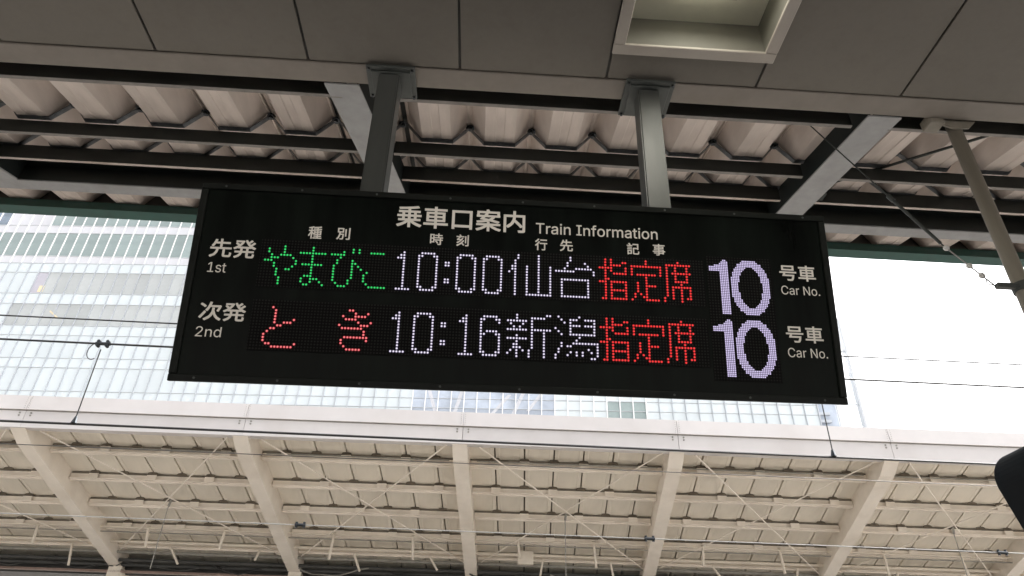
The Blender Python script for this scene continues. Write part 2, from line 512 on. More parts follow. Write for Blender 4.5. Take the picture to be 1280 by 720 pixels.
bm = bmesh.new(); box(bm, 0.99, 1.32, 1.63, 1.79, Z(3.608), Z(3.614)); box(bm, 0.99, 1.32, 2.01, 2.32, Z(3.608), Z(3.614))  # glowing strips added above the lamp body to brighten the recess top
E_up = emat("added upward glow", (1.0, 0.97, 0.80), 6.0)
mesh_obj("added_uplight", bm, E_up, bb)

# ------------------------------------------------------------------ train information sign
RS = Matrix(((0.9993332, -0.03282181, -0.01599437), (0.02786885, 0.96871078, -0.24662270), (0.02358852, 0.24601251, 0.96897958)))
sign = empty("train_information_sign", (0, 0, 0), "long black hanging train information sign with green, white and red LED text", "sign")
sm = RS.to_4x4()
sm.translation = Vector((-0.4909404, 2.82323786, 2.01011821 + EYE))
sign.matrix_world = sm
U0, U1, V0, V1 = -0.994, 2.284, -0.709, 0.312
def sp_(name, bm, material, parent=sign, smooth=False):
    return mesh_obj(name, bm, material, parent, smooth)
bm = bmesh.new()
prism(bm, [(0.012, V0 + 0.006), (0.07, V0 + 0.012), (0.30, V0 + 0.25), (0.30, V1 - 0.02), (0.26, V1 - 0.004), (0.012, V1 - 0.004)], lambda y, z: (U0 + 0.004, y, z), lambda y, z: (U1 - 0.004, y, z))
sp_("housing", bm, M_sign)
bw = 0.034
for (x0, x1, z0, z1) in ((U0, U1, V0, V0 + bw), (U0, U1, V1 - bw, V1), (U0, U0 + bw, V0 + bw + 0.001, V1 - bw - 0.001), (U1 - bw, U1, V0 + bw + 0.001, V1 - bw - 0.001)):
    bm = bmesh.new(); box(bm, x0, x1, -0.008, 0.0115, z0, z1, 0.003)
    sp_("bezel", bm, M_bezel)
for i in range(9):
    for vz in (V0 + bw / 2, V1 - bw / 2):
        bm = bmesh.new(); cxx = U0 + 0.12 + i * (U1 - U0 - 0.24) / 8
        tube(bm, (cxx, -0.0095, vz), (cxx, -0.007, vz), 0.006, seg=8)
        sp_("screw", bm, M_plate)
bm = bmesh.new(); box(bm, U0 + bw - 0.002, U1 - bw + 0.002, 0.004, 0.0105, V0 + bw - 0.002, V1 - bw + 0.002)
sp_("face_plate", bm, M_face)
YF = 0.004
LINE = -0.3180
# led matrix panels
for (x0, x1, z0, z1) in ((-0.66, 1.60, -0.232, 0.022), (-0.66, 1.60, -0.232 + LINE, 0.022 + LINE), (1.615, 1.962, -0.612, 0.046)):
    bm = bmesh.new(); box(bm, x0, x1, 0.0015, 0.0035, z0, z1)
    sp_("led_panel", bm, M_matrix)
# lettering
import os
def load_font():
    try:
        return bpy.data.fonts.load(os.path.join(bpy.utils.system_resource('DATAFILES'), "fonts", "Inter.woff2"))
    except Exception:
        return None
LATIN = load_font()
def lettering(txt, u0, u1, v0, v1, bold=0.0, name="lettering"):
    """flat film letters; bold is how far each stroke is thickened, in metres"""
    cu = bpy.data.curves.new(name, 'FONT')
    cu.body = txt
    cu.size = 1.0
    cu.resolution_u = 3
    if LATIN and ord(txt[0]) < 256:
        cu.font = LATIN
    ob = bpy.data.objects.new(name, cu)
    COL.objects.link(ob)
    bpy.context.view_layer.update()
    me = bpy.data.meshes.new_from_object(ob)
    bpy.data.objects.remove(ob)
    xs = [v.co.x for v in me.vertices]; ys = [v.co.y for v in me.vertices]
    ax, bx, ay, by = min(xs), max(xs), min(ys), max(ys)
    bm = bmesh.new()
    hb_ = bold / 2
    offs = [(0, 0)] if bold <= 0 else [(0, 0), (-1, -1), (1, 1), (-1, 1), (1, -1), (0, 1), (0, -1), (1, 0), (-1, 0)]
    for i, (ox, oy) in enumerate(offs):
        n0 = len(bm.verts)
        bm.from_mesh(me)
        bm.verts.ensure_lookup_table()
        for v in bm.verts[n0:]:
            X_ = (v.co.x - ax) / (bx - ax); Y_ = (v.co.y - ay) / (by - ay)
            v.co = Vector((u0 + hb_ + (u1 - u0 - bold) * X_ + ox * hb_, 0.0018 + 0.0001 * i, v0 + hb_ + (v1 - v0 - bold) * Y_ + oy * hb_))
    bpy.data.meshes.remove(me)
    o = sp_(name, bm, M_letter)
    return o
lettering("乗車口案内", -0.005, 0.660, 0.124, 0.248, 0.004)
lettering("Train Information", 0.716, 1.362, 0.126, 0.1885, 0.001)
for ch, u0, u1, v0, v1 in (("種", -0.4397, -0.3724, 0.0345, 0.1025), ("別", -0.2984, -0.2311, 0.0375, 0.1026), ("時", 0.173, 0.2384, 0.0345, 0.0981), ("刻", 0.3072, 0.3706, 0.0348, 0.0985),
                           ("行", 0.7125, 0.7764, 0.0335, 0.0981), ("先", 0.8426, 0.9104, 0.0349, 0.1), ("記", 1.1948, 1.2606, 0.0358, 0.1), ("事", 1.332, 1.3983, 0.0371, 0.102)):
    lettering(ch, u0, u1, v0, v1, 0.0018)
lettering("先発", -0.907, -0.684, -0.088, 0.010, 0.0028)
lettering("1st", -0.9016, -0.8138, -0.168, -0.116, 0.0)
lettering("次発", -0.906, -0.687, -0.4125, -0.3185, 0.0028)
lettering("2nd", -0.9065, -0.787, -0.4934, -0.4426, 0.0)
for dv_ in (0.0, -0.333):
    lettering("号車", 2.006, 2.202, -0.068 + dv_, 0.021 + dv_, 0.0025)
    lettering("Car No.", 2.006, 2.214, -0.145 + dv_, -0.096 + dv_, 0.0)

# led characters: [row, columns...] read off the 16-dot grid
def rng(a, b_): return list(range(a, b_ + 1))
def digit0():
    g = {0: rng(1, 5), 1: [0, 1, 5, 6], 12: [0, 1, 5, 6], 13: rng(1, 5)}
    for k in range(2, 12): g[k] = [0, 6]
    return g
def digit1():
    g = {0: [3], 1: [2, 3], 2: [1, 2, 3], 13: rng(1, 5)}
    for k in range(3, 13): g[k] = [3]
    return g
def digit6():
    g = {0: rng(1, 5), 1: [0, 1, 5, 6], 2: [0, 6], 3: [0], 4: [0], 5: [0, 2, 3, 4, 5], 6: [0, 1, 5, 6], 12: [0, 1, 5, 6], 13: rng(1, 5)}
    for k in range(7, 12): g[k] = [0, 6]
    return g
COLON = {3: [0, 1], 4: [0, 1], 9: [0, 1], 10: [0, 1]}
YA = {0: [6], 1: [1, 6], 2: [1, 6], 3: [2, 5, 6, 7, 8], 4: [2, 3, 4, 9], 5: [0, 1, 2, 10], 6: [3, 10], 7: [3, 9], 8: [4, 7, 8], 9: [4], 10: [4], 11: [5], 12: [5], 13: [5]}
MA = {0: [4], 1: [4], 2: rng(0, 8), 3: [4], 4: [4], 5: [4], 6: rng(1, 7), 7: [4], 8: [4], 9: [4], 10: [2, 3, 4], 11: [1, 4, 5, 6], 12: [1, 4, 7], 13: [2, 3, 8]}
BI = {0: [7, 9], 1: [4, 7, 9], 2: rng(0, 4), 3: [3], 4: [2, 7], 5: [2, 7, 8], 6: [1, 7, 9], 7: [1, 7, 10], 8: [1, 7], 9: [1, 7], 10: [1, 7], 11: [1, 6], 12: [2, 6], 13: [3, 4, 5]}
KO = {1: rng(13, 17), 8: [12], 9: [11], 10: [11], 11: [11], 12: [12], 13: rng(13, 18)}
TO = {0: [2], 1: [3], 2: [3], 3: [3], 4: [3, 9], 5: [3, 6, 7, 8], 6: [4, 5], 7: [2, 3], 8: [1], 9: [0], 10: [0], 11: [0], 12: [1, 2, 10], 13: rng(3, 9)}
KI = {0: [3, 4], 1: [5, 9], 2: [1, 5, 6, 7, 8], 3: [2, 3, 4, 5], 4: [6, 10], 5: [0, 7, 8, 9], 6: rng(1, 7), 7: [8], 8: [8], 9: rng(2, 9), 10: [1, 9], 11: [1], 12: [2], 13: rng(3, 7)}
SEN = {0: [3, 10], 1: [3, 10], 2: [2, 10], 3: [2, 10], 4: [1, 2, 6, 10, 14], 5: [1, 2, 6, 10, 14], 6: [0, 2, 6, 10, 14], 14: [2] + rng(6, 14)}
for k in range(7, 14): SEN[k] = [2, 6, 10, 14]
DAI = {0: [5], 1: [5], 2: [4, 10], 3: [4, 11], 4: [3] + rng(7, 12), 5: rng(0, 6) + [13], 6: [13], 8: rng(2, 11), 14: rng(2, 11)}
for k in range(9, 14): DAI[k] = [2, 11]
SHIN = {0: [3, 13, 14], 1: [3] + rng(8, 12), 2: rng(0, 6) + [8], 3: [1, 5, 8], 4: [2, 4, 8], 5: rng(0, 6) + rng(8, 14), 6: [8, 12], 7: [3, 8, 12], 8: rng(0, 6) + [8, 12], 9: [3, 8, 12],
        10: [2, 3, 8, 12], 11: [2, 3, 4, 8, 12], 12: [1, 3, 5, 7, 12], 13: [0, 3, 7, 12], 14: [3, 7, 12]}
GATA = {0: [1, 8], 1: [2, 5, 6, 7, 10, 11, 12, 13], 2: [3, 5, 13], 3: [5, 6, 7, 8, 10, 11, 12, 13], 4: [0, 5, 13], 5: [1, 5, 13], 6: [2] + rng(5, 13), 7: [8], 8: [7], 9: [2] + rng(6, 14),
        10: [2, 4, 5, 14], 11: [1, 11, 14], 12: [1, 5, 7, 9, 12, 14], 13: [0, 4, 7, 9, 14], 14: [0, 12, 13]}
SHI = {0: [2, 4], 1: [2, 4, 8, 9], 2: [2, 4, 5, 6, 7], 3: [0, 1, 2, 3, 4, 9], 4: [2, 4, 9], 5: [2, 5, 6, 7, 8, 9], 6: [2], 7: [2, 3], 8: [0, 1, 2] + rng(4, 9), 9: [2, 4, 9], 10: [2, 4, 9],
       11: [2] + rng(4, 9), 12: [2, 4, 9], 13: [2, 4, 9], 14: [1, 2] + rng(4, 9)}
TEI = {0: [5], 1: [5], 2: rng(0, 10), 3: [0, 10], 4: [0, 10], 5: [0] + rng(2, 8) + [10], 6: [5], 7: [5], 8: [2, 5], 9: [2, 5, 6, 7, 8], 10: [2, 5], 11: [2, 5], 12: [1, 3, 5], 13: [1, 4, 5], 14: [0] + rng(5, 9)}
SEKI = {0: [5], 1: rng(1, 9), 2: [1, 4, 8], 3: [1, 4, 8], 4: [1] + rng(3, 9), 5: [1, 4, 8], 6: [1, 4, 8], 7: [1] + rng(4, 8), 8: [1, 6], 9: [1] + rng(3, 9), 10: [1, 3, 6, 9], 11: [1, 3, 6, 9],
        12: [1, 3, 6, 9], 13: [0, 3, 6, 8, 9], 14: [0, 6]}
def led_char(grid, c0, rowoff, line, du, mats, pitch=0.015):
    bm = bmesh.new()
    for r, cs in grid.items():
        for c in cs:
            cx = du + (c0 + c) * pitch
            cz = line * LINE - (r + rowoff) * pitch
            j = random.uniform(-0.03, 0.03) * pitch
            for rad, y, mi in ((0.46 * pitch, 0.0012, 1), (0.30 * pitch, -0.0004, 0)):  # wider dim disc draws the halo round each lit dot
                ring = [bm.verts.new((cx + j + rad * math.cos(math.pi * k / 4 + 0.39), y, cz + rad * math.sin(math.pi * k / 4 + 0.39))) for k in range(8)]
                ring2 = [bm.verts.new((v.co.x, y + 0.0009, v.co.z)) for v in ring]
                f = bm.faces.new(ring); f.material_index = mi
                for k in range(8):
                    f = bm.faces.new((ring[k], ring2[k], ring2[(k + 1) % 8], ring[(k + 1) % 8])); f.material_index = mi
    me = bpy.data.meshes.new("led_character")
    bm.to_mesh(me); bm.free()
    for mm in mats: me.materials.append(mm)
    o = bpy.data.objects.new("led_character", me)
    COL.objects.link(o); o.parent = sign
    return o
GR, RD, WH, PK = (E_green, E_greenh), (E_red, E_redh), (E_white, E_whiteh), (E_pink, E_pinkh)
for g, c0, du in ((YA, -42, -0.002), (MA, -31, 0.002), (BI, -21, 0.005), (KO, -21, 0.005)): led_char(g, c0, 1, 0, du, GR)
led_char(TO, -39, 1, 1, -0.0055, PK); led_char(KI, -16, 1, 1, 0.002, PK)
for ln, dus in ((0, 0.0045), (1, 0.002)):
    led_char(digit1(), 0, 1, ln, dus, WH); led_char(digit0(), 8, 1, ln, dus, WH); led_char(COLON, 17, 1, ln, dus, WH)
led_char(digit0(), 21, 1, 0, 0.003, WH); led_char(digit0(), 30, 1, 0, 0.002, WH)
led_char(digit1(), 22, 1, 1, 0.001, WH); led_char(digit6(), 30, 1, 1, 0.0, WH)
led_char(SEN, 39, 0, 0, -0.002, WH); led_char(DAI, 55, 0, 0, -0.003, WH)
led_char(SHIN, 39, 0, 1, -0.0025, WH); led_char(GATA, 55, 0, 1, -0.0045, WH)
for ln in (0, 1):
    led_char(SHI, 70, 0, ln, -0.0015, RD); led_char(TEI, 81, 0, ln, 0.001, RD); led_char(SEKI, 92, 0, ln, 0.005, RD)
# large car numbers, finer dots
big1, big0 = set(), set()
for r in range(32):
    lo = 6
    if r == 0: lo = 8
    elif r == 1: lo = 7
    elif r == 2: lo = 6
    elif r == 3: lo = 3
    elif 4 <= r <= 6: lo = 0
    for c in range(lo, 10 if r < 1 else 11): big1.add((r, c))
for r in range(32):
    for c in range(22):
        yy = (r - 15.5) / 16.0; xx = (c - 10.5) / 11.0
        yi = (r - 15.5) / 12.3; xi = (c - 10.5) / 6.7
        if abs(xx) ** 2.15 + abs(yy) ** 2.15 <= 1.02 and abs(xi) ** 2.0 + abs(yi) ** 2.0 > 1.0: big0.add((r, c))
def big_char(dots, u0, v0, p=0.0093):
    bm = bmesh.new()
    for r, c in dots:
        cx = u0 + (c + 0.5) * p; cz = v0 - (r + 0.5) * p; h = p * 0.36
        vs_ = [bm.verts.new(q) for q in ((cx - h, 0.0006, cz - h), (cx + h, 0.0006, cz - h), (cx + h, 0.0006, cz + h), (cx - h, 0.0006, cz + h))]
        bm.faces.new(vs_)
    me = bpy.data.meshes.new("led_car_number"); bm.to_mesh(me); bm.free()
    me.materials.append(E_big)
    o = bpy.data.objects.new("led_car_number", me); COL.objects.link(o); o.parent = sign
for v0 in (0.0315, -0.2935):
    big_char(big1, 1.6255, v0); big_char(big0, 1.739, v0)

# hanging posts with plates at the trim
def sign_post(xc, w, d, px0, px1, py0, py1, top_dx=0.0):
    bm = bmesh.new()
    prism(bm, [(-w / 2, 2.86), (w / 2, 2.86), (w / 2, 2.86 + d), (-w / 2, 2.86 + d)], lambda x, y: (xc + x, y, Z(2.25)), lambda x, y: (xc + x + top_dx, y, Z(3.366)))
    bmesh.ops.bevel(bm, geom=[e for e in bm.edges if abs(e.verts[0].co.z - e.verts[1].co.z) > 0.5], offset=0.008, segments=2, affect='EDGES')
    o = mesh_obj("hanger_post", bm, M_post)
    bm = bmesh.new()
    box(bm, px0, px1, py0, py1, Z(3.366), Z(3.388), 0.003)
    box(bm, px0 + 0.03, px1 - 0.03, py0 + 0.03, py1 - 0.03, Z(3.352), Z(3.365), 0.003)
    pl = mesh_obj("mounting_plate", bm, M_plate, o)
    bm = bmesh.new()
    for bx_ in (px0 + 0.018, px1 - 0.018):
        for by_ in (py0 + 0.018, py1 - 0.018):
            tube(bm, (bx_, by_, Z(3.350)), (bx_, by_, Z(3.365)), 0.009, seg=6)
    bo = mesh_obj("plate_bolts", bm, M_bolt, o)
    return o
inv = sm.inverted()
for o in (sign_post(-0.667, 0.128, 0.15, -0.83, -0.53, 2.815, 3.06, -0.022), sign_post(0.905, 0.132, 0.13, 0.777, 1.085, 2.805, 3.095, 0.02)):
    o.parent = sign
    o.matrix_parent_inverse = inv

# ------------------------------------------------------------------ pole, strap, span wire with insulators, black housing
pole = empty("hanging_pole", (2.93, 3.05, Z(0.6)), "slim weathered tan pole hanging from the canopy edge at the right", "pole")
def pp(name, bm, material, parent=pole, smooth=False):
    o = mesh_obj(name, bm, material, parent, smooth)
    if parent is pole: o.location = (-2.93, -3.05, -Z(0.6))
    return o
bm = bmesh.new(); tube(bm, (3.0, 3.05, Z(3.42)), (2.945, 3.05, Z(0.3)), 0.042, seg=16)
pp("pipe", bm, M_pole, smooth=True)
bm = bmesh.new()
prism(bm, [(2.84, 3.44), (3.13, 3.46), (3.12, 3.40), (3.06, 3.34), (2.955, 3.33), (2.86, 3.37)], lambda x, z: (x, 3.0, Z(z)), lambda x, z: (x, 3.012, Z(z)))
box(bm, 2.80, 2.90, 2.98, 3.08, Z(3.36), Z(3.44), 0.006)
pp("bracket", bm, M_pole)
bm = bmesh.new(); tube(bm, (2.985, 3.05, Z(2.105)), (2.984, 3.05, Z(2.155)), 0.056, seg=14)
box(bm, 2.82, 2.96, 3.02, 3.06, Z(2.115), Z(2.145), 0.006); box(bm, 3.02, 3.16, 3.03, 3.07, Z(2.115), Z(2.145), 0.006)
cl = pp("strap_clamp", bm, M_plate)
sw = empty("span_wire", (2.15, 3.3, Z(3.6)), "thin dark stay wire with pale insulators running from roof to pole clamp", "wire")
def wp(name, bm, material, root, loc, smooth=False):
    o = mesh_obj(name, bm, material, root, smooth)
    o.location = (-loc[0], -loc[1], -loc[2]); return o
P0, P1, P2 = Vector((2.15, 3.3, Z(3.671))), Vector((2.743, 3.2, Z(2.513))), Vector((2.822, 3.05, Z(2.137)))
bm = bmesh.new(); tube(bm, P0, P1, 0.0045, seg=6)
pm = P0.lerp(P1, 0.66); tube(bm, pm, P1.lerp(P0, 0.02), 0.010, seg=8)
tube(bm, P0.lerp(P1, 0.64), P0.lerp(P1, 0.68), 0.015, seg=8)
wp("stay_wire", bm, M_dark, sw, (2.15, 3.3, Z(3.6)))
bm = bmesh.new(); tube(bm, P1, P2, 0.0045, seg=6); path_tube(bm, [P1.lerp(P2, 0.84), P1.lerp(P2, 0.86) + Vector((-0.012, 0, -0.03)), P2], 0.003)
wp("thin_wire", bm, M_greyw, sw, (2.15, 3.3, Z(3.6)))
for tt in (0.05, 0.52, 0.76):
    c0 = P1.lerp(P2, tt); d_ = (P2 - P1).normalized()
    bm = bmesh.new()
    tube(bm, c0 - d_ * 0.008, c0 + d_ * 0.008, 0.016, seg=12); tube(bm, c0 - d_ * 0.02, c0 - d_ * 0.008, 0.007, 0.014, seg=10); tube(bm, c0 + d_ * 0.008, c0 + d_ * 0.02, 0.014, 0.007, seg=10)
    wp("insulator", bm, M_insul, sw, (2.15, 3.3, Z(3.6)))
# black rounded housing at the right edge
hb = empty("black_monitor_housing", (2.5, 2.6, Z(0.35)), "black housing with a rounded corner jutting in at the lower right edge", "monitor")
outl = []
def arc(cx, cz, rr, a0, a1, n=8):
    return [(cx + rr * math.cos(R(a0 + (a1 - a0) * i / n)), cz + rr * math.sin(R(a0 + (a1 - a0) * i / n))) for i in range(n + 1)]
outl = arc(2.198, 0.900, 0.130, 200, 90, 12) + arc(2.86, 0.93, 0.1, 90, 0, 8) + arc(2.86, 0.42, 0.1, 0, -90, 6) + arc(2.29, 0.42, 0.1, -90, -168, 6)
bm = bmesh.new()
prism(bm, outl, lambda x, z: (x + 0.085, 2.45, Z(z)), lambda x, z: (x + 0.085, 2.72, Z(z)))
bmesh.ops.bevel(bm, geom=[e for e in bm.edges if abs(e.verts[0].co.y - e.verts[1].co.y) < 0.01], offset=0.012, segments=2, affect='EDGES')
o = mesh_obj("casing", bm, M_black, hb); o.location = (-2.5, -2.6, -Z(0.35))
bm = bmesh.new()
cx0, cz0 = 2.52, 0.68
prism(bm, [(cx0 + 0.1 + (x - cx0) * 0.95, cz0 + (z - cz0) * 0.94) for x, z in outl], lambda x, z: (x, 2.442, Z(z)), lambda x, z: (x, 2.449, Z(z)))
o = mesh_obj("front_cover", bm, M_plate, hb); o.location = (-2.5, -2.6, -Z(0.35))
bm = bmesh.new(); box(bm, 2.86, 3.0, 2.725, 3.0, Z(0.60), Z(0.68), 0.005)
o = mesh_obj("mounting_arm", bm, M_plate, hb); o.location = (-2.5, -2.6, -Z(0.35))

# ------------------------------------------------------------------ overhead wires
def wire_thing(name, label, pts, r, material, group=None, cat="wire"):
    bm = bmesh.new(); path_tube(bm, [Vector(p) for p in pts], r, 6)
    o = mesh_obj(name, bm, material)
    return tag(o, label, cat, group)
G = "overhead line wires across the tracks"
def sag(x0, x1, y, z, dz, n=12):
    return [(x0 + (x1 - x0) * i / n, y, Z(z - dz * 4 * (i / n) * (1 - i / n))) for i in range(n + 1)]
wire_thing("messenger_wire", "thin dark overhead wire crossing the glass facade, uppermost of the wires", sag(-24, 24, 7.0, 3.772, 0.0), 0.0085, M_wire, G)
wire_thing("catenary_wire", "thicker black overhead wire with a clamp left of the sign", sag(-24, 24, 7.0, 3.472, 0.0), 0.0115, M_wire, G)
wire_thing("contact_wire", "black overhead wire running along the white fascia of the far canopy", sag(-24, 24, 7.0, 2.526, 0.0), 0.0125, M_wire, G)
wire_thing("feeder_wire", "thin grey wire passing just under the front edge of the far canopy", sag(-24, 24, 9.5, 3.10, 0.0), 0.006, M_copper, G)
wire_thing("span_cable", "thin pale wire with dark clamps low across the far canopy", sag(-24, 24, 9.5, 2.168, 0.0), 0.0065, M_greyw, G)
def dropper(x0, x1, label, loop):
    e = empty("dropper_wire", (x0, 7.0, Z(2.526)), label, "wire", "dropper wires between the overhead wires")
    L = (x0, 7.0, Z(2.526))
    bm = bmesh.new(); tube(bm, (x0, 7.0, Z(2.55)), (x1, 7.0, Z(3.40)), 0.0065, seg=6)
    wp("wire", bm, M_wire, e, L)
    bm = bmesh.new(); tube(bm, (x0, 7.0, Z(2.535)), (x0, 7.0, Z(2.61)), 0.032, 0.012, seg=8)
    wp("lower_clamp", bm, M_bolt, e, L)
    bm = bmesh.new()
    for k in (-1, 1):
        for q in (-1, 1):
            tube(bm, (x1 + k * 0.05, 6.98, Z(3.472 + q * 0.026)), (x1 + k * 0.05, 7.02, Z(3.472 + q * 0.026)), 0.018, seg=8)
        tube(bm, (x1 + k * 0.028, 7.0, Z(3.472)), (x1 + k * 0.075, 7.0, Z(3.472)), 0.022, seg=8)
    tube(bm, (x1 - 0.08, 7.0, Z(3.472)), (x1 + 0.08, 7.0, Z(3.472)), 0.02, seg=8)
    wp("upper_clamp", bm, M_bolt, e, L)
    if loop:
        pts = [(x1 - 0.06 + 0.07 * math.cos(R(a_)) , 6.99, Z(3.37) + 0.10 * math.sin(R(a_))) for a_ in range(100, 320, 20)]
        bm = bmesh.new(); path_tube(bm, [Vector(p) for p in pts], 0.005)
        wp("wire_loop", bm, M_wire, e, L)
dropper(-4.279, -4.30, "thin vertical dropper wire with looped clamp against the glass facade, left of the sign", True)
dropper(3.815, 3.825, "thin vertical dropper wire below the right corner of the sign", False)
for k, xc in enumerate((-2.371, 2.336, 7.25)):
    bm = bmesh.new()
    for s in (-1, 1):
        tube(bm, (xc + s * 0.05, 9.5, Z(2.13)), (xc + s * 0.05, 9.5, Z(2.205)), 0.018, seg=8)
    tube(bm, (xc - 0.07, 9.5, Z(2.168)), (xc + 0.07, 9.5, Z(2.168)), 0.022, seg=8)
    o = mesh_obj("wire_clamp", bm, M_bolt)
    tag(o, ("small dark clamp on the pale wire, leftmost of three", "small dark clamp on the pale wire before a cream beam, middle of three", "small dark clamp on the pale wire, rightmost of three")[k], "clamp", "clamps on the pale wire")

# ------------------------------------------------------------------ far canopy
FC = empty("far_platform_canopy", (0, 11.0, 0), "white fronted canopy over the opposite platform, its cream underside sloping down away", "canopy")
S = 0.32
def F(a, b_, z):                               # a along the edge, b_ inwards, z relative to the eye at the front
    return (a + 0.072 * b_, b_ - 0.018 * a, Z(z))
def fp(name, bm, material, parent=FC, smooth=False):
    for v in bm.verts:
        v.co = Vector(F(*v.co))
    return mesh_obj(name, bm, material, parent, smooth)
def fbox(bm, a0, a1, b0, b1, z0, z1, slope=True, bev=0):
    vs_ = box(bm, a0, a1, b0, b1, z0, z1)
    if slope:
        for v in vs_: v.co.z -= S * v.co.y
BAY = 3.65
AB = [-0.335 + BAY * n for n in range(-4, 6)]  # beam centres
for i in range(len(AB) - 1):
    a0, a1 = AB[i] + 0.004, AB[i + 1] - 0.004
    bm = bmesh.new(); fbox(bm, a0, a1, -0.05, 0.0, 4.222, 4.478, False)
    for v in bm.verts:
        if v.co.z > 4.4: v.co.y += 0.03
    o = fp("fascia_panel", bm, M_white)
    bm = bmesh.new()
    for k in range(7):
        for e_ in (a0 + 0.03, a1 - 0.03):
            tube(bm, (e_, -0.056 , 4.25 + k * 0.034), (e_, -0.048, 4.25 + k * 0.034), 0.0045, seg=6)
    fp("rivets", bm, M_duct, o)
    bm = bmesh.new(); fbox(bm, a0, a1, -0.02, 0.03, 3.94, 4.205, False)
    o = fp("lower_fascia_panel", bm, M_white)
    bm = bmesh.new()
    for e_ in (a0 + 0.09, a1 - 0.09):
        for k in (0, 1):
            tube(bm, (e_, -0.03, 4.125 + k * 0.045), (e_, -0.019, 4.125 + k * 0.045), 0.015, seg=8)
    fp("bolts", bm, M_duct, o)
bm = bmesh.new(); fbox(bm, AB[0], AB[-1], -0.03, 0.12, 3.915, 3.937, False)
fp("fascia_lip", bm, M_white)
bm = bmesh.new(); fbox(bm, AB[0], AB[-1], -0.015, 0.02, 4.206, 4.221, False)
fp("shadow_gap", bm, M_duct)
# roof cover above the pans
bm = bmesh.new(); fbox(bm, AB[0], AB[-1], 0.035, 4.62, 4.29, 4.32)
fp("roof_cover", bm, M_pan)
# pans: troughs between narrow upstands
PP = BAY / 7.0
DK = 4.185
def pan_bm(w):
    bm = bmesh.new()
    n = 0.014
    poly = [(-w / 2 + n, 0.065), (-w / 2 + n, 0.0), (-w / 2 + n + 0.06, -0.006), (-w / 2 + n + 0.075, 0.0), (w / 2 - n - 0.075, 0.0), (w / 2 - n - 0.06, -0.006), (w / 2 - n, 0.0), (w / 2 - n, 0.065),
            (w / 2 - n - 0.008, 0.065), (w / 2 - n - 0.008, 0.01), (-w / 2 + n + 0.008, 0.01), (-w / 2 + n + 0.008, 0.065)]
    prism(bm, poly, lambda a, z: (a, 0.10, DK + z - S * 0.10), lambda a, z: (a, 4.5, DK + z - S * 4.5))
    return bm
PUR = [0.76, 1.53, 2.31, 3.09, 3.73]
fpan = None; fclip = None; ftab = None
na = int(round((AB[-1] - AB[0]) / PP))
def loc_shift(o, a):
    o.location = (a, -0.018 * a, 0)
for k in range(na):
    ac = AB[0] + PP * (k + 0.5)
    if fpan is None:
        fpan = fp("roof_pan", pan_bm(PP), M_pan); o = fpan
    else:
        o = clone(fpan)
    loc_shift(o, ac)
bm = bmesh.new(); fbox(bm, AB[0], AB[-1], 0.10, 4.5, 4.255, 4.275)
fp("seam_backing", bm, M_rust)
for pi, pb in enumerate(PUR):
    for i in range(len(AB) - 1):
        a0, a1 = AB[i] + 0.092, AB[i + 1] - 0.172
        zt = DK - S * pb - 0.03
        bm = bmesh.new()
        box(bm, a0, a1, pb + 0.0, pb + 0.01, zt - 0.115, zt - 0.02)
        box(bm, a0, a1, pb - 0.045, pb - 0.001, zt - 0.115, zt - 0.103)
        box(bm, a0, a1, pb + 0.011, pb + 0.075, zt - 0.14, zt - 0.105)
        po = fp("purlin", bm, M_beam2)
        bm = bmesh.new(); box(bm, a0, a1, pb + 0.0, pb + 0.07, zt - 0.019, zt + 0.008)  # brown bar stands in for the shadow gap above the purlin
        fp("purlin_gap_shade", bm, M_gap, po)
        if pi == 0:
            bm = bmesh.new()
            for q in (0.0, 0.028):
                tube(bm, (a0 + 0.12, pb - 0.09 - q, zt - 0.055 - q * 0.3), (a1 - 0.1, pb - 0.09 - q, zt - 0.055 - q * 0.3), 0.011, seg=8)
            fp("conduit", bm, M_duct, po)
    # dark bell-shaped clips at every seam
    for k in range(1, na):
        a_ = AB[0] + PP * k
        if min(abs(a_ - q) for q in AB) < 0.1 or not (-11.5 < a_ < 13.2) or pi > 3:
            continue
        z0 = DK - S * pb
        if pi == 0 or True:
            bm = bmesh.new()
            prism(bm, [(-0.095, -0.045), (0.095, -0.045), (0.075, -0.010), (0.022, 0.010), (0.012, 0.055), (-0.012, 0.055), (-0.022, 0.010), (-0.075, -0.010)],
                  lambda a, z: (a, pb - 0.035, z0 + z + 0.01), lambda a, z: (a, pb - 0.01, z0 + z + 0.004))
            o = fp("seam_clip", bm, M_rust)
            loc_shift(o, a_)
        if (k + pi) % 2 == 0:
            bm = bmesh.new(); box(bm, -0.085, 0.085, pb - 0.052, pb - 0.046, z0 - 0.142, z0 - 0.05)
            o = fp("purlin_cleat", bm, M_beam2); loc_shift(o, a_)
